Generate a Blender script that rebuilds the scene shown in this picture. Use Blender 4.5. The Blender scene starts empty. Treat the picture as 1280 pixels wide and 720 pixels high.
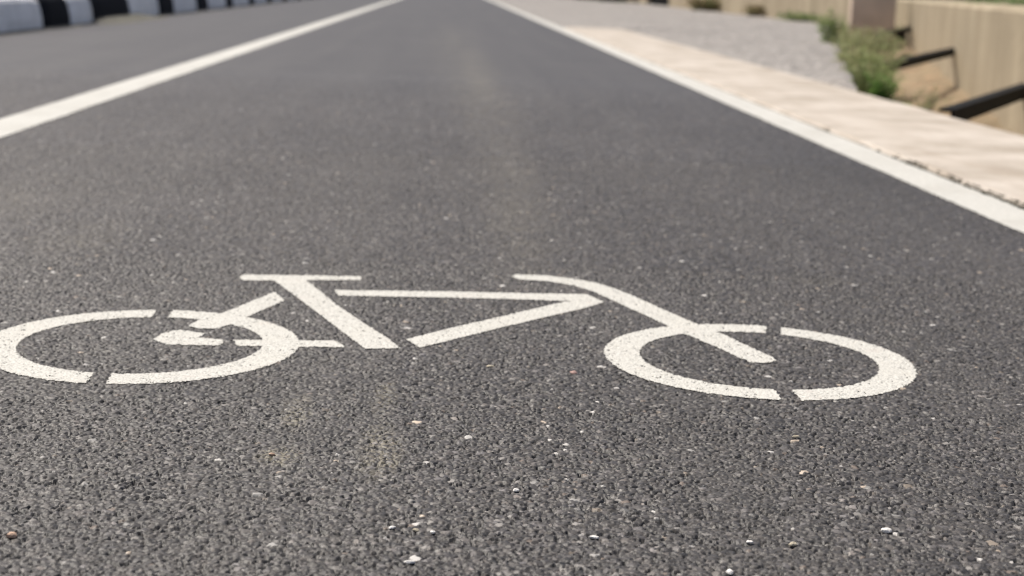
import bpy, bmesh, math, random
import numpy as np
from mathutils import Vector, Matrix, noise as mnoise
R = math.radians
random.seed(7); rng = np.random.RandomState(11)
scene = bpy.context.scene
COL = scene.collection
CAM_H = 0.45

# ------------------------------------------------------------------ helpers
def link(name, me, mat=None, parent=None, origin=None):
    o = bpy.data.objects.new(name, me); COL.objects.link(o)
    if mat is not None and not me.materials: me.materials.append(mat)
    if parent is not None: o.parent = parent
    if origin is not None: o.location = origin
    return o
def tag(o, label=None, cat=None, group=None, kind=None):
    if label: o['label'] = label
    if cat: o['category'] = cat
    if group: o['group'] = group
    if kind: o['kind'] = kind
    return o
def empty(name, loc, label, cat, group=None):
    o = bpy.data.objects.new(name, None); COL.objects.link(o); o.location = loc
    o.empty_display_size = .1
    return tag(o, label, cat, group)
def mesh_np(name, verts, quads):
    verts = np.ascontiguousarray(verts, dtype=np.float32); quads = np.ascontiguousarray(quads, dtype=np.int32)
    me = bpy.data.meshes.new(name); n = quads.shape[1]
    me.vertices.add(len(verts)); me.vertices.foreach_set('co', verts.ravel())
    me.loops.add(quads.size); me.loops.foreach_set('vertex_index', quads.ravel())
    me.polygons.add(len(quads)); me.polygons.foreach_set('loop_start', np.arange(0, quads.size, n, dtype=np.int32))
    me.update(calc_edges=True)
    return me
def mesh_py(name, verts, faces):
    me = bpy.data.meshes.new(name); me.from_pydata([tuple(v) for v in verts], [], faces); me.update(); return me
def bm_mesh(name, bm, smooth=False):
    me = bpy.data.meshes.new(name); bmesh.ops.recalc_face_normals(bm, faces=bm.faces[:])
    bm.to_mesh(me); bm.free()
    if smooth:
        for p in me.polygons: p.use_smooth = True
    return me

class NT:
    """tiny node-tree builder"""
    def __init__(s, name):
        s.m = bpy.data.materials.new(name); s.m.use_nodes = True
        s.n = s.m.node_tree.nodes; s.l = s.m.node_tree.links
        s.b = s.n['Principled BSDF']; s.tc = s.n.new('ShaderNodeTexCoord')
        s.pos = s.n.new('ShaderNodeNewGeometry').outputs['Position']
    def set(s, **k):
        for a, v in k.items(): s.b.inputs[a.replace('_', ' ')].default_value = v
        return s
    def mapping(s, scale=(1,1,1), loc=(0,0,0), rot=(0,0,0)):
        m = s.n.new('ShaderNodeMapping'); s.l.new(s.pos, m.inputs[0])
        m.inputs['Scale'].default_value = scale; m.inputs['Location'].default_value = loc; m.inputs['Rotation'].default_value = rot
        return m.outputs[0]
    def noise(s, scale, detail=4, rough=.55, vec=None, dist=0):
        t = s.n.new('ShaderNodeTexNoise'); s.l.new(vec or s.pos, t.inputs['Vector'])
        t.inputs['Scale'].default_value = scale; t.inputs['Detail'].default_value = detail
        t.inputs['Roughness'].default_value = rough; t.inputs['Distortion'].default_value = dist
        return t.outputs['Fac']
    def voro(s, scale, out='Distance', vec=None):
        t = s.n.new('ShaderNodeTexVoronoi'); s.l.new(vec or s.pos, t.inputs['Vector']); t.inputs['Scale'].default_value = scale
        return t.outputs[out]
    def ramp(s, fac, stops, interp='LINEAR'):
        r = s.n.new('ShaderNodeValToRGB'); s.l.new(fac, r.inputs[0]); cr = r.color_ramp; cr.interpolation = interp
        while len(cr.elements) < len(stops): cr.elements.new(.5)
        for e, (p, c) in zip(cr.elements, stops):
            e.position = p; e.color = (c, c, c, 1) if isinstance(c, (int, float)) else (*c, 1)
        return r.outputs[0]
    def mix(s, fac, a, b, mode='MIX'):
        m = s.n.new('ShaderNodeMix'); m.data_type = 'RGBA'; m.blend_type = mode
        for sock, v in ((m.inputs[0], fac), (m.inputs[6], a), (m.inputs[7], b)):
            if isinstance(v, (int, float)): sock.default_value = v
            elif isinstance(v, tuple): sock.default_value = (*v, 1)
            else: s.l.new(v, sock)
        return m.outputs[2]
    def math(s, op, a, b=0.0, c=0.0):
        m = s.n.new('ShaderNodeMath'); m.operation = op
        for sock, v in zip(m.inputs, (a, b, c)):
            if isinstance(v, (int, float)): sock.default_value = v
            else: s.l.new(v, sock)
        return m.outputs[0]
    def color(s, v):
        if isinstance(v, tuple): s.b.inputs['Base Color'].default_value = (*v, 1)
        else: s.l.new(v, s.b.inputs['Base Color'])
        return s
    def bump(s, h, strength=.5, dist=.01):
        b = s.n.new('ShaderNodeBump'); b.inputs['Strength'].default_value = strength; b.inputs['Distance'].default_value = dist
        s.l.new(h, b.inputs['Height']); s.l.new(b.outputs[0], s.b.inputs['Normal']); return s
    def attr(s, name):
        a = s.n.new('ShaderNodeAttribute'); a.attribute_name = name; return a.outputs['Color']
    def spot(s, x, y, rx, ry):
        """soft-edged patch mask (0..1) lying at a place on the road"""
        v = s.mapping(scale=(1/rx, 1/ry, 0), loc=(-x/rx, -y/ry, 0))
        g = s.n.new('ShaderNodeTexGradient'); g.gradient_type = 'SPHERICAL'; s.l.new(v, g.inputs[0])
        return g.outputs['Fac']

# ------------------------------------------------------------------ materials
def asphalt_material(name, use_attr):
    t = NT(name)
    if use_attr: base = t.attr('stone')
    else:
        base = t.ramp(t.voro(230, 'Color'), [(0, tuple(MEAN*.62)), (.5, tuple(MEAN*.98)), (1, tuple(MEAN*1.36))])
        chips = t.ramp(t.noise(70, 2), [(.70, 0.), (.76, 1.)])
        base = t.mix(chips, base, (.12,.114,.105))
    # worn, dusty bands running along the lane and broad blotches of paler asphalt
    blotch = t.ramp(t.noise(1.3, 5, .6), [(.35, .9), (.65, 1.12)])
    base = t.mix(1.0, base, blotch, 'MULTIPLY')
    streak = t.ramp(t.noise(1.0, 4, .6, vec=t.mapping(scale=(5.5, .22, 1))), [(.42, 0.), (.75, .45)])
    base = t.mix(streak, base, (.082,.076,.068))
    # yellowish dust caught in the grain
    grain = t.ramp(t.noise(160, 3), [(.47, 0.), (.58, 1.)])
    dust = None
    for (x, y, rx, ry, a) in ((-.056,1.42,.028,.11,1.7),(-.059,1.61,.018,.09,1.6),(-.149,1.55,.020,.08,1.5),(-.152,1.40,.026,.04,1.9),
                              (.13,2.75,.07,.75,.45),(.158,3.45,.10,1.2,.4),(.165,7.2,.16,4.2,.9),(.05,12,.25,7,.5),(-.62,2.6,.12,.25,.5),(-.9,3.0,.25,.5,.4),(.60,2.35,.06,.04,.6)):
        m = t.math('MULTIPLY', t.spot(x, y, rx, ry), a)
        dust = m if dust is None else t.math('ADD', dust, m)
    dust = t.math('MULTIPLY', dust, grain)
    dust = t.math('MINIMUM', t.math('MULTIPLY', dust, t.ramp(t.noise(9, 4), [(.35, .25), (.6, 1.)])), .75)
    base = t.mix(dust, base, (.19,.170,.125))
    # a dark damp-looking sealed strip by the right line
    dark = t.math('MULTIPLY', t.spot(1.02, 3.9, .3, 1.3), .55)
    base = t.mix(dark, base, (.030,.0285,.028))
    t.color(base).set(Roughness=.54, Specular_IOR_Level=.45)
    if not use_attr:
        t.bump(t.voro(230), .3, .003)
    return t.m
t = NT('road_paint')
c = t.ramp(t.noise(420, 3), [(.32, (.24,.234,.21)), (.46, (.50,.488,.44)), (.70, (.635,.62,.57))])
c = t.mix(t.ramp(t.noise(7, 5, .65), [(.5, 0.), (.72, .45)]), c, (.52,.50,.44))
c = t.mix(t.ramp(t.noise(20, 4, .7), [(.60, 0.), (.72, .4)]), c, (.50,.43,.38))
t.color(c).set(Roughness=.62, Specular_IOR_Level=.35); M_PAINT = t.m

t = NT('line_paint')
c = t.ramp(t.noise(150, 4), [(.3, (.40,.392,.352)), (.5, (.52,.51,.465)), (.75, (.585,.575,.53))])
c = t.mix(t.ramp(t.noise(2.6, 6, .75), [(.47, 0.), (.66, .6)]), c, (.40,.385,.34))
t.color(c).set(Roughness=.65, Specular_IOR_Level=.35).bump(t.noise(300, 3), .5, .003); M_LINE = t.m

t = NT('apron_concrete')
c = t.ramp(t.noise(3.0, 6, .6), [(.34, (.33,.285,.23)), (.5, (.45,.40,.34)), (.66, (.53,.48,.42))])
c = t.mix(t.ramp(t.noise(1.0, 5, .65, vec=t.mapping(scale=(14, 1.1, 1))), [(.52, 0.), (.72, .6)]), c, (.33,.27,.21))
c = t.mix(t.ramp(t.noise(60, 4, .7), [(.52, 0.), (.66, .5)]), c, (.40,.35,.30))
t.color(c).set(Roughness=.85, Specular_IOR_Level=.25).bump(t.noise(40, 6), .5, .01); M_APRON = t.m

t = NT('wall_concrete')
streak = t.noise(1.0, 5, .65, vec=t.mapping(scale=(2.6, 2.6, .25)))
c = t.ramp(streak, [(.32, (.29,.242,.168)), (.5, (.36,.302,.213)), (.68, (.43,.365,.26))])
c = t.mix(t.ramp(t.noise(1.6, 4), [(.45, 0.), (.65, .6)]), c, (.28,.235,.165))
t.color(c).set(Roughness=.9, Specular_IOR_Level=.2).bump(t.noise(12, 6), .5, .02); M_WALL = t.m

t = NT('gravel_grit')
c = t.ramp(t.voro(26, 'Color'), [(0, (.20,.185,.17)), (.5, (.295,.276,.256)), (1, (.39,.365,.34))])
c = t.mix(t.ramp(t.noise(.9, 5, .65), [(.5, 0.), (.66, .55)]), c, (.23,.215,.20))
t.color(c).set(Roughness=.95, Specular_IOR_Level=.15).bump(t.voro(26), .8, .03); M_GRAVEL = t.m

t = NT('soil')
c = t.ramp(t.noise(2.3, 6, .65), [(.3, (.16,.125,.08)), (.5, (.26,.20,.13)), (.7, (.35,.275,.18))])
c = t.mix(t.ramp(t.noise(5.5, 3), [(.58, 0.), (.68, .6)]), c, (.38,.23,.14))
t.color(c).set(Roughness=.95, Specular_IOR_Level=.1).bump(t.noise(22, 6), .8, .03); M_SOIL = t.m

t = NT('ground_earth')
c = t.ramp(t.noise(.35, 6, .65), [(.3, (.16,.135,.09)), (.5, (.24,.20,.14)), (.7, (.13,.14,.07))])
t.color(c).set(Roughness=.95, Specular_IOR_Level=.1).bump(t.noise(6, 6), .6, .05); M_GROUND = t.m

def flat(name, col, rough=.7, spec=.3, ns=30, var=.25, bump=.3, bd=.004):
    t = NT(name); n = t.noise(ns, 5, .6)
    lo = tuple(x*(1-var) for x in col); hi = tuple(x*(1+var) for x in col)
    t.color(t.ramp(n, [(.3, lo), (.7, hi)])).set(Roughness=rough, Specular_IOR_Level=spec).bump(n, bump, bd)
    return t.m
M_KWHITE = flat('kerb_white_paint', (.86,.84,.82), .6, .35, 5, .16)
M_KBLACK = flat('kerb_black_paint', (.0055,.006,.010), .8, .12, 9, .35)
M_END_BOUNCE = flat('wall_end_bounce', (.64,.52,.41), .9, .2, 1.5, .2)  # wall concrete lightened and warmed to paint bounce light on the shaded end face
M_IRON = flat('dark_iron', (.010,.010,.010), .85, .15, 20, .4)
M_PIT = flat('opening_shade', (.004,.004,.004), .8, .1, 10, .3)
M_MOSS = flat('moss', (.045,.045,.03), .95, .1, 60, .5)
def leaf(name, col):
    t = NT(name); n = t.noise(9, 3)
    t.color(t.ramp(n, [(.3, tuple(x*.65 for x in col)), (.7, tuple(x*1.3 for x in col))]))
    t.set(Roughness=.65, Specular_IOR_Level=.25, Transmission_Weight=0.0)
    tr = t.n.new('ShaderNodeBsdfTranslucent'); tr.inputs[0].default_value = (*[min(1, x*1.3) for x in col], 1)
    mx = t.n.new('ShaderNodeMixShader'); mx.inputs[0].default_value = .3
    out = t.n['Material Output']; t.l.new(t.b.outputs[0], mx.inputs[1]); t.l.new(tr.outputs[0], mx.inputs[2]); t.l.new(mx.outputs[0], out.inputs[0])
    return t.m
M_LBRIGHT = leaf('bright_leaf', (.13,.25,.055))
M_LMID = leaf('mid_leaf', (.27,.335,.135))
M_LDUST = leaf('dusty_leaf', (.37,.38,.21))
M_LDARK = leaf('dark_leaf', (.18,.24,.105))
M_LDRY = leaf('dry_leaf', (.22,.17,.09))
M_STEM = flat('stem', (.12,.115,.05), .8, .2, 30, .3)

# ------------------------------------------------------------------ asphalt grain: one height and colour field over the lane
CS = .0034                                   # stone spacing
X0, Y0 = -2.75, .70; NX, NY = int(6.2/CS), int(7.0/CS)
jx = rng.rand(NX, NY); jy = rng.rand(NX, NY)
wgt = rng.rand(NX, NY)**3*.0032
hgt = rng.normal(0, .45, (NX, NY)); hgt = np.clip(hgt, -1.2, .70)
clump = np.array([[mnoise.noise((i*.11, j*.11, 3)) for j in range(0, NY, 4)] for i in range(0, NX, 4)])
clump = np.kron(clump, np.ones((4, 4)))[:NX, :NY]
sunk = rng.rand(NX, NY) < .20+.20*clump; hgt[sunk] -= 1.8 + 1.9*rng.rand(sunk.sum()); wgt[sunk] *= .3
tx = rng.normal(0, .20, (NX, NY)); ty = rng.normal(0, .20, (NX, NY))      # facet tilt, mm per mm
tone = np.clip(rng.lognormal(math.log(.0435), .52, (NX, NY)), .016, .22)
hue = rng.normal(0, 1, (NX, NY))
rgb = np.stack([tone*(1.06+.02*np.clip(hue, -1, 2)), tone*.965, tone*(.905-.03*np.clip(hue, -1.5, 1.5))], -1)
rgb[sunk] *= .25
pale = (rng.rand(NX, NY) < .016) & ~sunk; rgb[pale] = rgb[pale]*.3 + np.array([.20,.188,.172])
warm = rng.rand(NX, NY) < .004; rgb[warm] = np.array([.15,.118,.095])
chip = rng.rand(NX, NY) < .0034
rgb[chip] = np.array([.62,.595,.555])*(.2+.8*rng.rand(chip.sum(), 1)**1.4)*np.where(rng.rand(chip.sum(), 1) < .25, np.array([[1., .86, .72]]), 1.); wgt[chip] +=   .0004+.0012*rng.rand(chip.sum())**2; hgt[chip] = .35; sunk[chip] = False
def lowfreq(x, y):
    return (np.sin(x*37+3*np.sin(y*19))*np.sin(y*31+2*np.sin(x*23)) + .6*np.sin(x*91+y*67)*np.sin(y*83-x*45))
def field(x, y):
    """height in mm and colour for flat arrays of points"""
    fi = np.floor((x-X0)/CS).astype(np.int64); fj = np.floor((y-Y0)/CS).astype(np.int64)
    d1 = np.full(x.shape, 9.); d2 = np.full(x.shape, 9.)
    bi = np.zeros(x.shape, np.int64); bj = np.zeros(x.shape, np.int64)
    for di in (-1, 0, 1):
        for dj in (-1, 0, 1):
            ci = np.clip(fi+di, 0, NX-1); cj = np.clip(fj+dj, 0, NY-1)
            px = X0+(ci+jx[ci, cj])*CS; py = Y0+(cj+jy[ci, cj])*CS
            d = np.hypot(x-px, y-py)-wgt[ci, cj]
            new = d < d1
            d2 = np.where(new, d1, np.minimum(d2, d)); d1 = np.where(new, d, d1)
            bi = np.where(new, ci, bi); bj = np.where(new, cj, bj)
    px = X0+(bi+jx[bi, bj])*CS; py = Y0+(bj+jy[bi, bj])*CS
    edge = (d2-d1)*1000
    h = hgt[bi, bj] + tx[bi, bj]*(x-px)*1000 + ty[bi, bj]*(y-py)*1000
    h = np.minimum(h, .95) - 1.0*np.exp(-edge/.5) + .18*lowfreq(x, y)
    col = rgb[bi, bj]*(1-.35*np.exp(-edge/.3))[:, None] + .35*np.exp(-edge/.3)[:, None]*.05   # bitumen between the stones
    return h, col
def cx(y): return .0425*y
def patch(y0, y1, step, taper0=False, taper1=False):
    hw = .352*y1+.42
    xs = np.arange(cx(y1)-hw-.02, cx(y1)+hw+.02, step); ys = np.arange(y0, y1+step*.5, step)
    XX, YY = np.meshgrid(xs, ys); nx, ny = len(xs), len(ys)
    inside = (np.abs(XX-cx(YY)) < .352*YY+.42) & (XX < 1.305) & (XX > -2.9)
    cell = inside[:-1, :-1] & inside[1:, 1:] & inside[:-1, 1:] & inside[1:, :-1]
    used = np.zeros((ny, nx), bool)
    used[:-1, :-1] |= cell; used[1:, 1:] |= cell; used[:-1, 1:] |= cell; used[1:, :-1] |= cell
    idx = np.full((ny, nx), -1, np.int64); idx[used] = np.arange(used.sum())
    x = XX[used]; y = YY[used]
    # wobble the grid so that it has no visible lattice
    x = x+rng.uniform(-.28, .28, x.shape)*step; y = y+rng.uniform(-.28, .28, y.shape)*step
    h, col = field(x, y)
    h = h + rng.normal(0, .05, h.shape)
    e = np.clip((.352*y+.385-np.abs(x-cx(y)))/.05, 0, 1)
    if taper1: e = np.minimum(e, np.clip((y1-y)/3.2, 0, 1)**.7)
    if taper0: e = np.minimum(e, np.clip((y-y0)/.02, 0, 1))
    z = (h*e - 1.5*(1-e))*.001
    out_ = np.abs(x-cx(y)) > .352*y+.385
    z = np.where(out_, -.0035, z)
    if taper1: z = np.where(y > y1-.03, -.0035, z)
    q = np.stack([idx[:-1, :-1][cell], idx[:-1, 1:][cell], idx[1:, 1:][cell], idx[1:, :-1][cell]], 1)
    return np.stack([x, y, z], 1), q, col
PATCHES = [patch(1.58, 2.42, .0014), patch(.86, 1.58, .00108, taper0=True), patch(2.42, 4.0, .0026), patch(4.0, 7.5, .0044, taper1=True)]
MEAN = np.concatenate([p[2] for p in PATCHES]).mean(0)
M_ASPH = asphalt_material('asphalt', True)
M_ASPH_FAR = asphalt_material('asphalt_plain', False)

off = 0; V = []; Q = []; Cc = []
for v, q, c in PATCHES:
    V.append(v); Q.append(q+off); Cc.append(c); off += len(v)
V = np.concatenate(V); Q = np.concatenate(Q); Cc = np.concatenate(Cc)
me = mesh_np('road', V, Q)
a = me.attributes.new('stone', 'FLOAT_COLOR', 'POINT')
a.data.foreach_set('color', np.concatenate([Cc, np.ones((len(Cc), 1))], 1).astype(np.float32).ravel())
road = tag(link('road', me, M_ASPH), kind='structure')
# the rest of the carriageway, a plain sheet just under the modelled grain
vv = []; ff = []
ZF = -.0013
def far_poly(p):
    n = len(vv); vv.extend((x, y, ZF) for x, y in p); ff.append(tuple(range(n, n+len(p))))
def ed(y, s_): return cx(y)+s_*(.352*y+.375)
far_poly([(-3.3, -12), (1.55, -12), (1.55, .9), (-3.3, .9)])
for a_, b_ in ((.9, 2), (2, 3), (3, 4), (4, 5), (5, 6), (6, 7.45)):
    far_poly([(-3.3, a_), (ed(a_, -1), a_), (ed(b_, -1), b_), (-3.3, b_)])
    if ed(a_, 1) < 1.55: far_poly([(ed(a_, 1), a_), (1.55, a_), (1.55, b_), (min(ed(b_, 1), 1.55), b_)])
ys = [7.45, 16, 30, 60, 120, 260, 500]
for a_, b_ in zip(ys, ys[1:]): far_poly([(-3.3, a_), (1.55, a_), (1.55, b_), (-3.3, b_)])
tag(link('road', mesh_py('road_far', vv, ff), M_ASPH_FAR), kind='structure')

# ------------------------------------------------------------------ the painted bicycle (cut from the same grain, a film of paint on the stones)
def inpoly(x, y, poly):
    r = np.zeros(x.shape, bool); n = len(poly)
    for i in range(n):
        x1, y1 = poly[i]; x2, y2 = poly[(i+1) % n]
        if y1 == y2: continue
        r ^= ((y1 > y) != (y2 > y)) & (x < (x2-x1)*(y-y1)/(y2-y1)+x1)
    return r
PV, PQ, _ = PATCHES[0]
CEN = PV[PQ].mean(1)
taken = np.zeros(len(PQ), bool)
bc = (.015, 1.83, 0.0)
bike = empty('bicycle_symbol', bc, 'white painted bicycle symbol lying across the asphalt cycle lane', 'road marking')
def paint(name, mask, label=None):
    global taken
    mask = mask & ~taken
    zc = CEN[:, 2]*1000
    mask = mask & ~((zc < -2.1) & (rng.rand(len(zc)) < .4))
    taken |= mask
    q = PQ[mask]; u, inv = np.unique(q.ravel(), return_inverse=True)
    v = PV[u].copy(); z = v[:, 2]*1000
    v[:, 2] = (z + .30 + .76*np.maximum(0, .35-z))*.001
    v -= np.array(bc)
    o = link(name, mesh_np(name, v, inv.reshape(-1, 4)), M_PAINT, bike)
    if label: o['label'] = label
    return o
saddle = [(-0.3068, 2.2663), (-0.3042, 2.2923), (-0.1232, 2.3015), (-0.1229, 2.2714), (-0.205, 2.2612), (-0.2525, 2.2533), (-0.2983, 2.2478)]
seat_tube = [(-0.2525, 2.2533), (-0.2121, 2.1495), (-0.1181, 1.8997), (-0.0927, 1.8326), (-0.0488, 1.8382), (-0.0653, 1.8879), (-0.0955, 1.9597), (-0.1473, 2.0908), (-0.1658, 2.1476), (-0.1993, 2.2447), (-0.205, 2.2612)]
seat_stay = [(-0.2216, 2.1101), (-0.2414, 2.1678), (-0.2943, 2.0229), (-0.3199, 1.9735), (-0.3285, 1.9369), (-0.3107, 1.9224), (-0.2881, 1.9264), (-0.2761, 1.951), (-0.259, 2.0013)]
axle = [(-0.3588, 1.8571), (-0.352, 1.8956), (-0.336, 1.913), (-0.2994, 1.8961), (-0.3048, 1.8734), (-0.2713, 1.8634), (-0.2713, 1.8335), (-0.3367, 1.8318)]
chain_stay = [(-0.2589, 1.8645), (-0.1305, 1.872), (-0.117, 1.8372), (-0.2512, 1.8332)]
top_tube = [(-0.1569, 2.1909), (0.0106, 2.1994), (0.0938, 2.1985), (0.2181, 2.2022), (0.238, 2.1468), (0.1826, 2.1503), (0.0922, 2.1549), (0.0106, 2.1558), (-0.1478, 2.1513)]
down_tube = [(-0.0429, 1.8871), (0.0106, 1.9543), (0.088, 2.0398), (0.1824, 2.1469), (0.2213, 2.1563), (0.238, 2.1468), (0.2096, 2.1083), (0.0856, 1.9714), (-0.0245, 1.8437)]
handlebar = [(0.1112, 2.3295), (0.1167, 2.3475), (0.1625, 2.3438), (0.2083, 2.3207), (0.2403, 2.2922), (0.264, 2.2521), (0.2856, 2.2015), (0.3249, 2.0903), (0.3432, 2.0401), (0.3565, 2.01), (0.3785, 1.9555), (0.4075, 1.8651), (0.4195, 1.8318), (0.4201, 1.8166), (0.4074, 1.8028), (0.3876, 1.8042), (0.3763, 1.8236), (0.365, 1.8586), (0.3301, 1.9475), (0.3254, 1.9517), (0.3088, 2.0053), (0.2802, 2.0857), (0.2736, 2.1016), (0.2539, 2.1584), (0.2304, 2.2215), (0.204, 2.2681), (0.1597, 2.2986), (0.1211, 2.3059)]
ex, ey = CEN[:, 0], CEN[:, 1]
# a slightly unsteady stencil edge
wx = ex + .0006*np.sin(ey*410+2*np.sin(ex*300)); wy = ey + .0008*np.sin(ex*370+2*np.sin(ey*260))
def ring(c, ro, ri, gaps):
    d = np.hypot(wx-c[0], wy-c[1]); m = (d < ro) & (d > ri)
    for g in gaps: m &= ~inpoly(wx, wy, g)
    return m
RO, RI = .1929, .1482
paint('fork_and_handlebar', inpoly(wx, wy, handlebar))
paint('seat_stay', inpoly(wx, wy, seat_stay))
paint('wheel', ring((-.368, 1.836), RO, RI, [[(-.384,1.95),(-.3868,2.08),(-.3625,2.08),(-.3648,1.95)], [(-.3945,1.71),(-.391,1.60),(-.3685,1.60),(-.3735,1.71)]]))
paint('wheel', ring((.3992, 1.8243), RO, RI, [[(.434,1.945),(.456,2.04),(.4745,2.04),(.455,1.945)], [(.3885,1.69),(.3865,1.60),(.411,1.60),(.408,1.69)]]))
paint('seat_tube', inpoly(wx, wy, seat_tube))
paint('saddle', inpoly(wx, wy, saddle))
paint('wheel_hub', inpoly(wx, wy, axle))
for m_ in (wx < -.20, wx >= -.20): paint('chain_stay', inpoly(wx, wy, chain_stay) & m_)
paint('top_tube', inpoly(wx, wy, top_tube))
paint('down_tube', inpoly(wx, wy, down_tube))

# ------------------------------------------------------------------ lane edge lines
def line_strip(name, xa, xb, y0, y1, label):
    ys = []; y = y0
    while y < y1: ys.append(y); y += .012 if y < 7 else (.08 if y < 20 else 1.5)
    vv = []; ff = []
    for i, y in enumerate(ys):
        j = .0022 if y < 20 else 0
        wa = .004*mnoise.noise((y*3, 0, 0)); wb = .004*mnoise.noise((y*3, 9, 0))
        vv += [(xa+wa+random.uniform(-j, j), y, .0016), ((xa+xb)/2, y, .0020), (xb+wb+random.uniform(-j, j), y, .0016)]
    for i in range(len(ys)-1):
        b = 3*i; ff += [(b, b+1, b+4, b+3), (b+1, b+2, b+5, b+4)]
    return tag(link(name, mesh_py(name, vv, ff), M_LINE), label, 'road marking', 'edge lines of the cycle lane')
line_strip('lane_line', -1.347, -1.197, -4, 300, 'long white painted line along the left edge of the cycle lane')
line_strip('lane_line', 1.146, 1.277, -4, 300, 'long white painted line beside the cream concrete strip')

# ------------------------------------------------------------------ concrete strip, gravel, ditch
def heightgrid(xs, ys, zf, keep=None):
    vv = []; ff = []; nx = len(xs)
    for y in ys:
        for x in xs: vv.append((x, y, zf(x, y)))
    for j in range(len(ys)-1):
        for i in range(nx-1):
            if keep is None or keep((xs[i]+xs[i+1])/2, (ys[j]+ys[j+1])/2):
                ff.append((j*nx+i, j*nx+i+1, (j+1)*nx+i+1, (j+1)*nx+i))
    return vv, ff
AX0, AX1 = 1.284, 1.945
bm = bmesh.new()
ysA = list(np.arange(-4, 16.85, .11)); prev = None
for y in ysA:
    w = .012*mnoise.noise((y*1.7, 3, 1)); w2 = .010*mnoise.noise((y*6, 8, 1))
    row = [(AX0+w2, -.05), (AX0+w2, .003), (AX0+.012+w2, .012), (AX0+.2, .014+.004*mnoise.noise((y, 1, 0))), (AX0+.45, .012+.004*mnoise.noise((y, 2, 0))), (AX1-.02+w, .010), (AX1+w, -.004), (AX1+w-.01, -.42)]
    vs = [bm.verts.new((x, y, z)) for x, z in row]
    if prev:
        for k in range(len(vs)-1): bm.faces.new((prev[k], prev[k+1], vs[k+1], vs[k]))
    else: bm.faces.new(vs)
    prev = vs
bm.faces.new(prev)
tag(link('concrete_path', bm_mesh('concrete_path', bm), M_APRON), kind='structure')
# dark growth in the joint between line and concrete
vv = []; ff = []
for k in range(2200):
    y = 2.4+2.9*random.random()**1.5
    if mnoise.noise((y*4.5, 2, 5)) + .45*mnoise.noise((y*19, 1, 5)) < -.32 + .55*max(0, (y-3.55)): continue
    x = AX0-.003+random.gauss(0, .004)+(.05*random.random()**3 if random.random() < .03 else 0); h_ = random.uniform(.003, .006); a_ = random.gauss(1.57, .5); w_ = random.uniform(.003, .007)
    if x < AX0+.02: x = min(x, AX0+.004)
    z = .002 if x < AX0 else .008
    n = len(vv); vv += [(x-w_*math.cos(a_), y-w_*math.sin(a_), z), (x+w_*math.cos(a_), y+w_*math.sin(a_), z), (x+random.gauss(0, .003), y+random.gauss(0, .004), z+h_)]; ff.append((n, n+1, n+2))
tag(link('moss', mesh_py('moss', vv, ff), M_MOSS), kind='stuff')

def bank_x(y): return 2.008+.2435*(y-7.356)
def wall_x(y): return 4.447+.263*(y-13.236)
YE = 22.5
def jit(x, y, a, f): return a*mnoise.noise((x*f, y*f, 4.2)) + a*.5*mnoise.noise((x*f*2.7, y*f*2.7, 1.2))
# gravel: skewed grid between the concrete / lane line and the ditch bank, then out to the far wall
vv = []; ff = []; rows = list(np.arange(7.10, 16.8, .14))+list(np.arange(16.8, YE, .2))+list(np.arange(YE, 62, .6))
NXG = 26
for y in rows:
    xl = AX1-.01 if y < 16.8 else 1.29
    xr = bank_x(y) if y < YE else 5.98
    for i in range(NXG):
        u = i/(NXG-1); x = xl+(xr-xl)*u
        edge = min(1, 4*u, 3*(1-u)+.25)
        vv.append((x, y, .001+edge*(.02+jit(x, y, .03, 1.1)+jit(x, y, .012, 6))))
for j in range(len(rows)-1):
    for i in range(NXG-1): ff.append((j*NXG+i, j*NXG+i+1, (j+1)*NXG+i+1, (j+1)*NXG+i))
tag(link('gravel', mesh_py('gravel', vv, ff), M_GRAVEL), kind='stuff')
# ditch: sloping bank, sandy floor
vv = []; ff = []; rows = list(np.arange(-2, YE+1.5, .12)); NXD = 16
for y in rows:
    xb = bank_x(y) if y > 7.10 else AX1-.02
    xw = (wall_x(y) if y > 6.6 else wall_x(6.6)+.0*y)+.02
    for i in range(NXD):
        u = i/(NXD-1); x = xb+(xw-xb)*u
        s = min(1, u*(xw-xb)/.38) if y > 7.10 else 1
        z = -.012-.36*s+jit(x, y, .05, 2.3)*s+jit(x, y, .02, 9)*s+.22*max(0, u-.5)
        vv.append((x, y, z))
for j in range(len(rows)-1):
    for i in range(NXD-1): ff.append((j*NXD+i, j*NXD+i+1, (j+1)*NXD+i+1, (j+1)*NXD+i))
tag(link('ditch_bed', mesh_py('ditch_bed', vv, ff), M_SOIL), kind='structure')

# ------------------------------------------------------------------ ground to the horizon
B = 2500.
def sheet(name, polys, mat):
    vv = []; ff = []
    for p in polys:
        n = len(vv); vv += p; ff.append(tuple(range(n, n+len(p))))
    return tag(link(name, mesh_py(name, vv, ff), mat), kind='structure')
G = -.02
sheet('ground', [[(-B, -B, G), (1.9, -B, G), (1.9, B, G), (-B, B, G)],
                 [(1.9, YE+1.4, G), (B, YE+1.4, G), (B, B, G), (1.9, B, G)],
                 [(1.9, -B, G), (B, -B, G), (B, -2, G), (1.9, -2, G)],
                 [(1.9, 7.05, G), (bank_x(7.05), 7.05, G), (bank_x(YE+1.4), YE+1.4, G), (1.9, YE+1.4, G)]], M_GROUND)
TZ = .35
vv = [(wall_x(6.6)+.12, -2, TZ), (wall_x(6.6)+.12, 6.6, TZ), (wall_x(YE+1.4)+.12, YE+1.4, TZ), (60, YE+1.4, TZ), (60, -2, TZ)]
vv += [(x, y, -.05) for x, y, z in vv]
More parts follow.
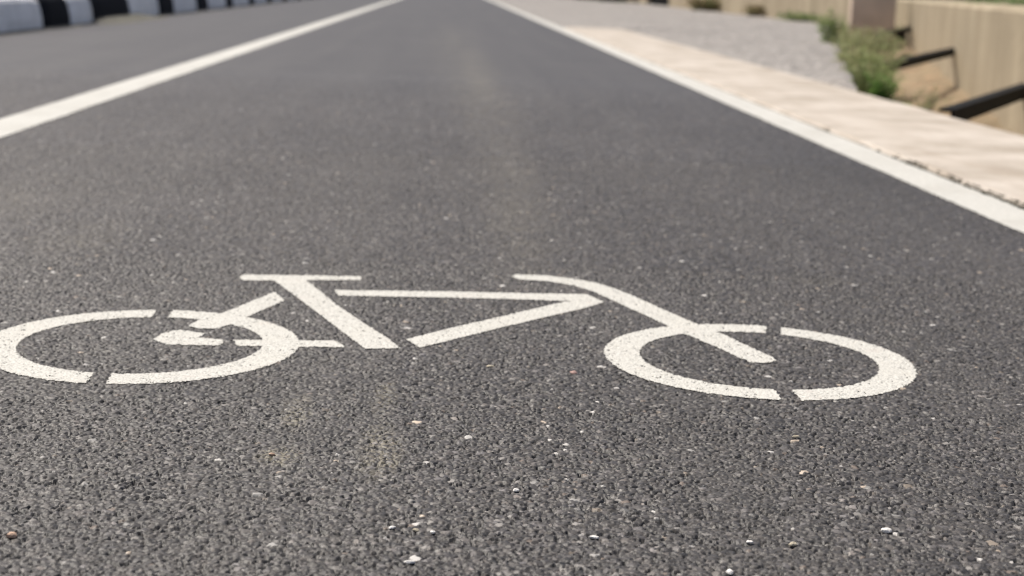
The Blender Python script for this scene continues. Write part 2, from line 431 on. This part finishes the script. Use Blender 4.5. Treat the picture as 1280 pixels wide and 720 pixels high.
sheet_o = link('embankment', mesh_py('embankment', vv, [(0, 1, 2, 3, 4), (2, 7, 8, 3), (3, 8, 9, 4), (4, 9, 5, 0)]), M_GROUND); tag(sheet_o, kind='structure')

# ------------------------------------------------------------------ walls on the right
def wall_prism(bm, path, thick, zb, zt, side=1):
    """path of (x, y): a wall with a slightly uneven crown, thickness to the right of travel"""
    rowsv = []
    for k, (x, y) in enumerate(path):
        a = path[max(k-1, 0)]; b = path[min(k+1, len(path)-1)]
        d = Vector((b[0]-a[0], b[1]-a[1])).normalized(); n = Vector((d.y, -d.x))*side
        h = zt+.012*mnoise.noise((x, y*1.5, 7)) if callable(zt) is False else zt(y)
        w = .010*mnoise.noise((x*2, y*2, 2))
        rowsv.append([bm.verts.new(p) for p in ((x+w*n.x, y, zb), (x-w*n.x, y, h-.03), (x+.022*n.x, y+.022*n.y, h), (x+n.x*thick, y+n.y*thick, h+.006), (x+n.x*thick, y+n.y*thick, zb))])
    for p, q in zip(rowsv, rowsv[1:]):
        for i in range(4): bm.faces.new((p[i], p[i+1], q[i+1], q[i]))
    bm.faces.new(rowsv[0]); bm.faces.new(rowsv[-1])
bm = bmesh.new()
path = [(wall_x(6.6), y) for y in np.arange(-2, 6.5, .5)]+[(wall_x(y), y) for y in np.arange(6.6, 44, .35)]
wall_prism(bm, path, .24, -.6, lambda y: .416+.008*mnoise.noise((0, y*1.3, 7)))
wr = bm_mesh('ditch_wall', bm)
tag(link('concrete_wall', wr, M_WALL), 'low stained tan concrete wall running along the ditch behind the iron bars', 'wall')
# far boundary wall beyond the gravel, its end face towards us, with a dark opening whose shade is a near-black panel
fw = empty('concrete_wall', (5.95, YE, 0), 'far tan concrete wall along the back of the gravel', 'wall')
def boxm(name, x0, x1, y0, y1, z0, z1, bev=.02, segs=1):
    bm = bmesh.new(); bmesh.ops.create_cube(bm, size=1)
    for v in bm.verts: v.co = Vector(((x0+x1)/2+v.co.x*(x1-x0), (y0+y1)/2+v.co.y*(y1-y0), (z0+z1)/2+v.co.z*(z1-z0)))
    if bev: bmesh.ops.bevel(bm, geom=bm.edges[:], offset=bev, segments=segs, affect='EDGES')
    return bm_mesh(name, bm)
def rel(me, loc):
    me.transform(Matrix.Translation(-Vector(loc))); return me
L0 = (5.95, YE, 0)
k = 0; y = YE
link('wall_end', rel(boxm('wall_end', 5.935, 6.60, YE-.16, YE-.002, -.2, .72, .012), L0), M_END_BOUNCE, fw)  # thin slab carrying the bounce-light colour of the wall's end
while y < 41.1:
    y2 = min(y+3.12, 41.2)
    bm = bmesh.new(); wall_prism(bm, [(5.95+.01*(k % 2), yy) for yy in np.linspace(y+.01, y2-.01, 8)], (.62), -.2, .7)
    link('wall_panel', rel(bm_mesh('wall_panel', bm), L0), M_WALL, fw); y = y2; k += 1
for y in (45.8, 49.6, 53.4, 57.2):
    bm = bmesh.new(); wall_prism(bm, [(5.95, yy) for yy in np.linspace(y+.01, y+3.8, 6)], (.62), -.2, .7)
    link('wall_panel', rel(bm_mesh('wall_panel', bm), L0), M_WALL, fw)
gt = empty('dark_opening', (6.25, 43.5, 0), 'near-black panel for the shaded opening in the far wall', 'wall opening')  # panel and frame are added; their black stands in for shade inside the opening
link('opening_shade_panel', rel(boxm('opening_shade_panel', 6.12, 6.16, 41.3, 45.7, .05, .68, .005), (6.25, 43.5, 0)), M_PIT, gt)
bm = bmesh.new()
for z0, z1, y0, y1 in ((.02, .10, 41.25, 45.75), (.66, .74, 41.25, 45.75), (.1, .66, 41.25, 41.33), (.1, .66, 45.67, 45.75), (.1, .66, 43.46, 43.54)):
    r_ = bmesh.ops.create_cube(bm, size=1)
    for v in r_['verts']: v.co = Vector((6.10+v.co.x*.05, (y0+y1)/2+v.co.y*(y1-y0), (z0+z1)/2+v.co.z*(z1-z0)))
link('opening_shade_frame', rel(bm_mesh('opening_shade_frame', bm), (6.25, 43.5, 0)), M_PIT, gt)

# ------------------------------------------------------------------ iron bars across the ditch (channel section)
def bar(p0, p1, h, w, label):
    p0 = Vector(p0); p1 = Vector(p1); d = (p1-p0); L = d.length; d.normalize()
    s = Vector((d.y, -d.x, 0)).normalized(); u = s.cross(d)
    if u.z < 0: u = -u
    f = .18
    prof = [(0, 0), (w, 0), (w, h*f), (w*.25, h*f), (w*.25, h*(1-f)), (w, h*(1-f)), (w, h), (0, h)]
    prof = [(w-a, b) for a, b in prof]      # the web faces the camera side
    bm = bmesh.new(); ends = []
    for t_ in (0, L): ends.append([bm.verts.new(p0+d*t_+s*(a-w/2)+u*(b-h/2)) for a, b in prof])
    n = len(prof)
    for i in range(n): bm.faces.new((ends[0][i], ends[0][(i+1) % n], ends[1][(i+1) % n], ends[1][i]))
    bm.faces.new(ends[0][::-1]); bm.faces.new(ends[1])
    m = bm_mesh('iron_bar', bm); c = (p0+p1)/2; m.transform(Matrix.Translation(-c))
    return tag(link('iron_bar', m, M_IRON, origin=c), label, 'iron bar', 'dark iron bars across the ditch')
bar((1.99, 5.94, -.012), (3.12, 7.99, -.004), .066, .06, 'nearest dark iron bar, crossing the ditch from the cream concrete edge')
bar((2.92, 10.12, -.02), (4.46, 13.26, .0), .062, .06, 'middle dark iron bar ending against the tan wall behind the weeds')
bar((4.9, 17.5, -.01), (6.81, 22.25, .0), .07, .06, 'farthest and faintest dark iron bar beside the wall end')

# ------------------------------------------------------------------ striped kerb on the left
bounds = [10.2, 11.98, 12.85, 13.66, 15.24, 16.77, 17.7, 19.28, 20.19, 21.83, 22.48, 24.34, 24.95, 26.72, 27.45, 29.18, 30.2]
while bounds[-1] < 46: bounds += [bounds[-1]+1.85, bounds[-1]+2.8]
ORD = ['nearest', 'second', 'third', 'fourth', 'fifth', 'sixth', 'seventh', 'eighth', 'ninth', 'tenth', 'eleventh', 'twelfth', 'thirteenth', 'fourteenth', 'fifteenth', 'sixteenth']
cnt = [0, 0]
def kerb_block(y0, y1, black, back):
    bm = bmesh.new(); g = .008
    prof = [(.004, -.03), (.0, .08), (-.012, .15), (-.026, .21), (-.044, .236), (-.075, .248), (-.30, .250), (-.30, -.03)]
    nn = 7; prev = None
    for i in range(nn):
        u = i/(nn-1); y = y0+g+(y1-y0-2*g)*u
        e = 1-abs(2*u-1); r_ = .020*max(0, 1-e/.16)**2
        vs = []
        for (a, z) in prof:
            zz = z-(r_*.8 if z > .2 else 0)
            vs.append(bm.verts.new((-3.10-back+a-(r_ if a > -.2 else 0)+.004*mnoise.noise((y*3, z*9, a)), y, zz)))
        if prev:
            for k_ in range(len(vs)): bm.faces.new((prev[k_], prev[(k_+1) % len(vs)], vs[(k_+1) % len(vs)], vs[k_]))
        else: bm.faces.new(vs)
        prev = vs
    bm.faces.new(prev[::-1])
    m = bm_mesh('kerb_block', bm); c = Vector((-3.25-back, (y0+y1)/2, 0)); m.transform(Matrix.Translation(-c))
    o = link('kerb_block', m, M_KBLACK if black else M_KWHITE, origin=c)
    k_ = 1 if black else 0; n = cnt[k_]; cnt[k_] += 1
    col = 'black' if black else 'white'
    if not black and n == 0: lab = 'nearest white painted kerb block, largest, at the left end of the striped kerb'
    elif black and n == 1: lab = 'second black painted kerb block, longer than its neighbours, with silt heaped at its foot'
    else: lab = f'{ORD[min(n, 15)]} {col} painted kerb block counted from the near end of the striped kerb'
    tag(o, lab, 'kerb block', 'black and white kerb blocks')
for i in range(len(bounds)-1):
    kerb_block(bounds[i], bounds[i+1], i % 2 == 1, .0)
# planted median behind the kerb, and the other carriageway
vv, ff = heightgrid(list(np.linspace(-5.25, -3.39, 9)), list(np.arange(6, 60, 1.2)), lambda x, y: .18+jit(x, y, .04, .9)-.22*max(0, (abs(x+4.32)-.75)/.2 if abs(x+4.32) > .75 and x < -4.32 else 0))
tag(link('median_soil', mesh_py('median_soil', vv, ff), M_SOIL), kind='structure')
# silt drifted along the kerb foot
vv = []; ff = []; y = 8.
while y < 45:
    w = .07+.06*mnoise.noise((y*1.3, 0, 3))+(.18 if 13.4 < y < 16.2 else 0)
    n = len(vv); vv += [(-3.25, y, .006), (-3.08, y, .012+.04*max(0, min(1, (y-13.5)/.4, (16.0-y)/.6))), (-3.10+w, y, -.0045)]
    if n: ff += [(n-3, n-2, n+1, n), (n-2, n-1, n+2, n+1)]
    y += .2
tag(link('silt', mesh_py('silt', vv, ff), flat('silt_dust', (.135,.13,.11), .95, .1, 14, .3)), kind='stuff')

# ------------------------------------------------------------------ weeds and bushes
def plant(name, loc, h, spread, nstem, nleaf, leaf_len, mats, label, cat, group=None, lean=(0, 0), width=.3, droop=.3, seed=0):
    rr = random.Random(seed)
    root = empty(name, loc, label, cat, group)
    sb = bmesh.new(); lbs = [bmesh.new() for _ in mats]
    for s in range(nstem):
        a = rr.uniform(0, 2*math.pi); sp = spread*math.sqrt(rr.random()); hh = h*rr.uniform(.55, 1.0)
        b0 = Vector((math.cos(a)*sp*.45, math.sin(a)*sp*.45, 0)); tip = Vector((math.cos(a)*sp+lean[0], math.sin(a)*sp+lean[1], hh))
        mid = (b0+tip)/2+Vector((rr.uniform(-.1, .1)*h, rr.uniform(-.1, .1)*h, .12*h))
        pts = [b0*(1-u)**2+mid*2*u*(1-u)+tip*u*u for u in [i/6 for i in range(7)]]
        prev = None
        for i, p in enumerate(pts):
            r_ = .012*h*(1-i/7.5)
            ring_ = [sb.verts.new(p+Vector((math.cos(q)*r_, math.sin(q)*r_, 0))) for q in (0, 2.09, 4.19)]
            if prev:
                for k_ in range(3): sb.faces.new((prev[k_], prev[(k_+1) % 3], ring_[(k_+1) % 3], ring_[k_]))
            prev = ring_
        for l in range(nleaf):
            u = rr.random()**.8; p = pts[min(5, int(u*6))].lerp(pts[min(6, int(u*6)+1)], u*6-int(u*6))
            az = rr.uniform(0, 2*math.pi); up = rr.uniform(-.15, .9)
            d = Vector((math.cos(az), math.sin(az), up)).normalized(); ln = leaf_len*rr.uniform(.5, 1.2)*(1.15-.5*u)
            sd = d.cross(Vector((rr.uniform(-.4, .4), rr.uniform(-.4, .4), 1))).normalized()*ln*width*rr.uniform(.7, 1.2)*.5
            m_ = p+d*ln*.5+Vector((0, 0, .04*ln)); e_ = p+d*ln-Vector((0, 0, droop*ln*rr.random()))
            lb = lbs[0 if rr.random() < .6 else rr.randrange(len(mats))]
            vs = [lb.verts.new(x) for x in (p, m_+sd, e_, m_-sd)]
            lb.faces.new((vs[0], vs[1], vs[2])); lb.faces.new((vs[0], vs[2], vs[3]))
    link('stem', bm_mesh('stem', sb), M_STEM, root)
    main = None
    # all leaves of one plant are one mesh with several leaf colours
    me_all = bpy.data.meshes.new('leaves'); full = bmesh.new()
    for mi, lb in enumerate(lbs):
        tmp = bpy.data.meshes.new('tmp'); lb.to_mesh(tmp); lb.free()
        n0 = len(full.faces); full.from_mesh(tmp); full.faces.ensure_lookup_table()
        for f in full.faces[n0:]: f.material_index = mi
        bpy.data.meshes.remove(tmp)
    full.to_mesh(me_all); full.free()
    for m in mats: me_all.materials.append(m)
    link('leaves', me_all, None, root)
    return root
W = 'weeds along the ditch bank'
plant('weed', (2.015, 6.93, -.04), .14, .08, 16, 22, .050, [M_LBRIGHT, M_LMID], 'small bright green weed at the edge of the cream concrete strip, lowest of the weeds', 'weed', W, (-.01, 0), .34, seed=1)
plant('weed', (2.17, 7.65, -.12), .32, .16, 26, 26, .060, [M_LMID, M_LDARK, M_LDUST], 'dark green weed clump just behind the small bright green weed', 'weed', W, (0, 0), .24, seed=2)
plant('weed', (2.42, 7.85, -.28), .30, .26, 30, 16, .05, [M_LDUST, M_LDRY, M_LMID], 'low dry looking weed in the ditch, right of the small bright green weed', 'weed', W, (0, 0), .2, seed=12)
plant('weed', (2.49, 9.1, -.12), .36, .28, 26, 20, .075, [M_LDUST, M_LMID, M_LDUST], 'widest feathery green weed in the middle of the ditch bank', 'weed', W, (.05, 0), .20, seed=3)
plant('weed', (2.74, 10.3, -.02), .21, .2, 18, 20, .07, [M_LDUST, M_LMID, M_LDRY], 'dusty pale green weed where the gravel meets the ditch', 'weed', W, (0, 0), .2, seed=4)
plant('weed', (3.38, 12.2, -.08), .30, .30, 26, 22, .085, [M_LDUST, M_LMID, M_LDRY], 'dusty olive weed beside the middle iron bar', 'weed', W, (.05, 0), .2, seed=5)
plant('weed', (3.62, 14.2, -.02), .36, .18, 22, 24, .085, [M_LMID, M_LDARK], 'tall narrow green weed at the far left end of the weeds', 'weed', W, (-.05, 0), .24, seed=6)
plant('weed', (4.2, 15.5, -.05), .23, .3, 20, 20, .09, [M_LDUST, M_LDRY], 'faded yellowish weed in front of the shaded wall end', 'weed', W, (0, 0), .2, seed=7)
D = 'dry tufts at the foot of the far wall'
plant('dry_tuft', (5.78, 24.7, 0), .15, .45, 30, 14, .16, [M_LDARK, M_LDUST], 'greenish tuft at the wall foot nearest the shaded wall end', 'grass tuft', D, (0, 0), .2, seed=8)
plant('dry_tuft', (5.76, 28.6, 0), .22, .2, 24, 16, .15, [M_LDRY, M_LDUST], 'small brown tuft at the foot of the far wall', 'grass tuft', D, (0, 0), .2, seed=9)
plant('dry_tuft', (5.65, 33.6, .02), .3, .5, 34, 16, .2, [M_LDRY, M_LDARK], 'larger brown leaning tuft against the far wall near the dark opening', 'grass tuft', D, (.1, -.1), .2, seed=10)
for i, (x, y, h_) in enumerate(((5.3, 48.5, .6), (5.2, 53, .7), (5.0, 58, .9), (5.2, 66, 1.4))):
    plant('bush', (x, y, 0), h_, 1.0+.4*i, 40, 26, .30+.06*i, [M_LDARK, M_LMID], ('dark green bush right beyond the dark opening', 'second dark bush beyond the dark opening', 'third dark bush beyond the dark opening', 'farthest dark bush beside the end of the road')[i], 'bush', 'bushes beyond the gate', seed=20+i, width=.5)
# scrub on top of the embankment behind the ditch wall
for i, y in enumerate((12.4, 15.0)):
    plant('scrub', (wall_x(y)+.75+.1*i, y+.3, TZ), .16+.03*(i % 2), .7, 40, 20, .09, [M_LDARK, M_LDUST], ('nearer', 'farther')[i]+' clump of grey green scrub behind the top of the ditch wall', 'scrub', 'scrub behind the ditch wall', seed=40+i, width=.3)

# ------------------------------------------------------------------ loose pebbles
def pebble(x, y, s, col, label, seed, name='pebble', flatz=.55):
    rr = random.Random(seed); bm = bmesh.new(); bmesh.ops.create_icosphere(bm, subdivisions=2, radius=1)
    ax = rr.uniform(0, 3.1)
    for v in bm.verts:
        d = v.co.copy(); n = mnoise.noise(d*1.3+Vector((seed*3.1, 0, 0)))
        v.co = d*(1+.35*n); v.co.x *= s[0]*.74; v.co.y *= s[1]*.74; v.co.z *= flatz*min(s)
        if v.co.z < -.25*min(s)*flatz*2: v.co.z = -.25*min(s)*flatz*2
    bmesh.ops.rotate(bm, verts=bm.verts, cent=(0, 0, 0), matrix=Matrix.Rotation(ax if s[0] == s[1] else rr.uniform(-.3, .3), 3, 'Z'))
    m = bm_mesh(name, bm)
    o = link(name, m, col, origin=(x, y, .0006+.3*min(s)*flatz))
    return tag(o, label, 'pebble', 'loose chips of stone on the asphalt')
P_W = flat('white_stone', (.68,.66,.62), .6, .4, 300, .12); P_O = flat('orange_stone', (.52,.36,.26), .7, .3, 300, .2); P_P = flat('pink_stone', (.50,.33,.28), .7, .3, 300, .15); P_T = flat('tan_stone', (.46,.41,.31), .8, .2, 300, .2)
for i, (x, y, s, m, lab) in enumerate((
    (0.3864, 1.2136, (.0062, .0046), P_W, 'largest white chip of stone, pointed, low on the right side of the asphalt'),
    (-0.3415, 1.1713, (.0056, .0052), P_O, 'orange brown pebble near the bottom left corner'),
    (0.1325, 1.1877, (.0058, .0028), P_W, 'thin flat white sliver right of the middle near the bottom edge'),
    (-0.0363, 1.2029, (.0042, .0030), P_W, 'left one of three small white chips in a row below the middle'),
    (-0.0162, 1.1981, (.0036, .0026), P_T, 'middle dull chip of three small chips in a row below the middle'),
    (-0.0021, 1.1931, (.0030, .0030), P_W, 'right one of three small white chips in a row below the middle'),
    (-0.0197, 1.127, (.0060, .0026), P_W, 'flat white chip at the bottom edge below the row of three chips'),
    (-0.1583, 1.3969, (.0045, .0028), P_O, 'pale orange chip on the dusty patch below the rear wheel'),
    (0.3704, 1.487, (.0055, .0030), P_T, 'pale slanted chip just below the gap of the front wheel'),
    (0.0722, 1.3038, (.0042, .0034), P_W, 'small white chip in the middle of the bare asphalt below the bicycle'),
    (0.2326, 1.1149, (.0042, .0050), P_W, 'upright white chip at the bottom edge right of the middle'),
    (0.2618, 1.182, (.0045, .0026), P_W, 'slanted white chip right of the thin flat sliver'),
    (0.1595, 1.7311, (.0062, .0040), P_P, 'pink chip below the down tube of the painted bicycle'),
    (0.0613, 1.7535, (.0075, .0030), P_T, 'tan crumb below the left end of the down tube'),
    (0.2973, 1.178, (.0050, .0036), P_T, 'tan triangular chip left of the largest white chip'))):
    pebble(x, y, s, m, lab, 50+i)

# ------------------------------------------------------------------ light, sky, camera
sx, sy = -.80, .60; EL = R(60); AZ = math.atan2(sx, sy)
sd = Vector((math.sin(AZ)*math.cos(EL), math.cos(AZ)*math.cos(EL), math.sin(EL)))
sun = bpy.data.lights.new('sun', 'SUN'); sun.energy = 4.2; sun.angle = R(.53); sun.color = (1, .955, .88)
so = bpy.data.objects.new('sun', sun); COL.objects.link(so); so.rotation_euler = (-sd).to_track_quat('-Z', 'Y').to_euler()
w = bpy.data.worlds.new('World'); scene.world = w; w.use_nodes = True
nt = w.node_tree; bg = nt.nodes['Background']; st = nt.nodes.new('ShaderNodeTexSky'); st.sky_type = 'NISHITA'
st.sun_disc = False; st.sun_elevation = EL; st.sun_rotation = AZ; st.dust_density = 5.0; st.air_density = .8; st.ozone_density = .6
nt.links.new(st.outputs[0], bg.inputs[0]); bg.inputs[1].default_value = .128
cam = bpy.data.cameras.new('camera'); co = bpy.data.objects.new('camera', cam); COL.objects.link(co); scene.camera = co
r_ = Vector((.9986, -.0415, .0318)).normalized(); u_ = Vector((-.0230, .1982, .9799)); b_ = Vector((-.0470, -.9793, .1969)).normalized()
u_ = b_.cross(r_).normalized(); r_ = u_.cross(b_)
co.matrix_world = Matrix(((r_.x, u_.x, b_.x, 0), (r_.y, u_.y, b_.y, 0), (r_.z, u_.z, b_.z, CAM_H), (0, 0, 0, 1)))
cam.sensor_width = 36; cam.lens = 36*1887.14/1280; cam.clip_start = .02; cam.clip_end = 8000
cam.dof.use_dof = True; cam.dof.focus_distance = 1.45; cam.dof.aperture_fstop = 7.0
vs = scene.view_settings; vs.view_transform = 'Standard'; vs.look = 'None'; vs.exposure = 0.0; vs.gamma = 1; vs.use_curve_mapping = False
scene.cycles.use_denoising = True
scene.cycles.max_bounces = 6
scene.cycles.filter_width = 1.0
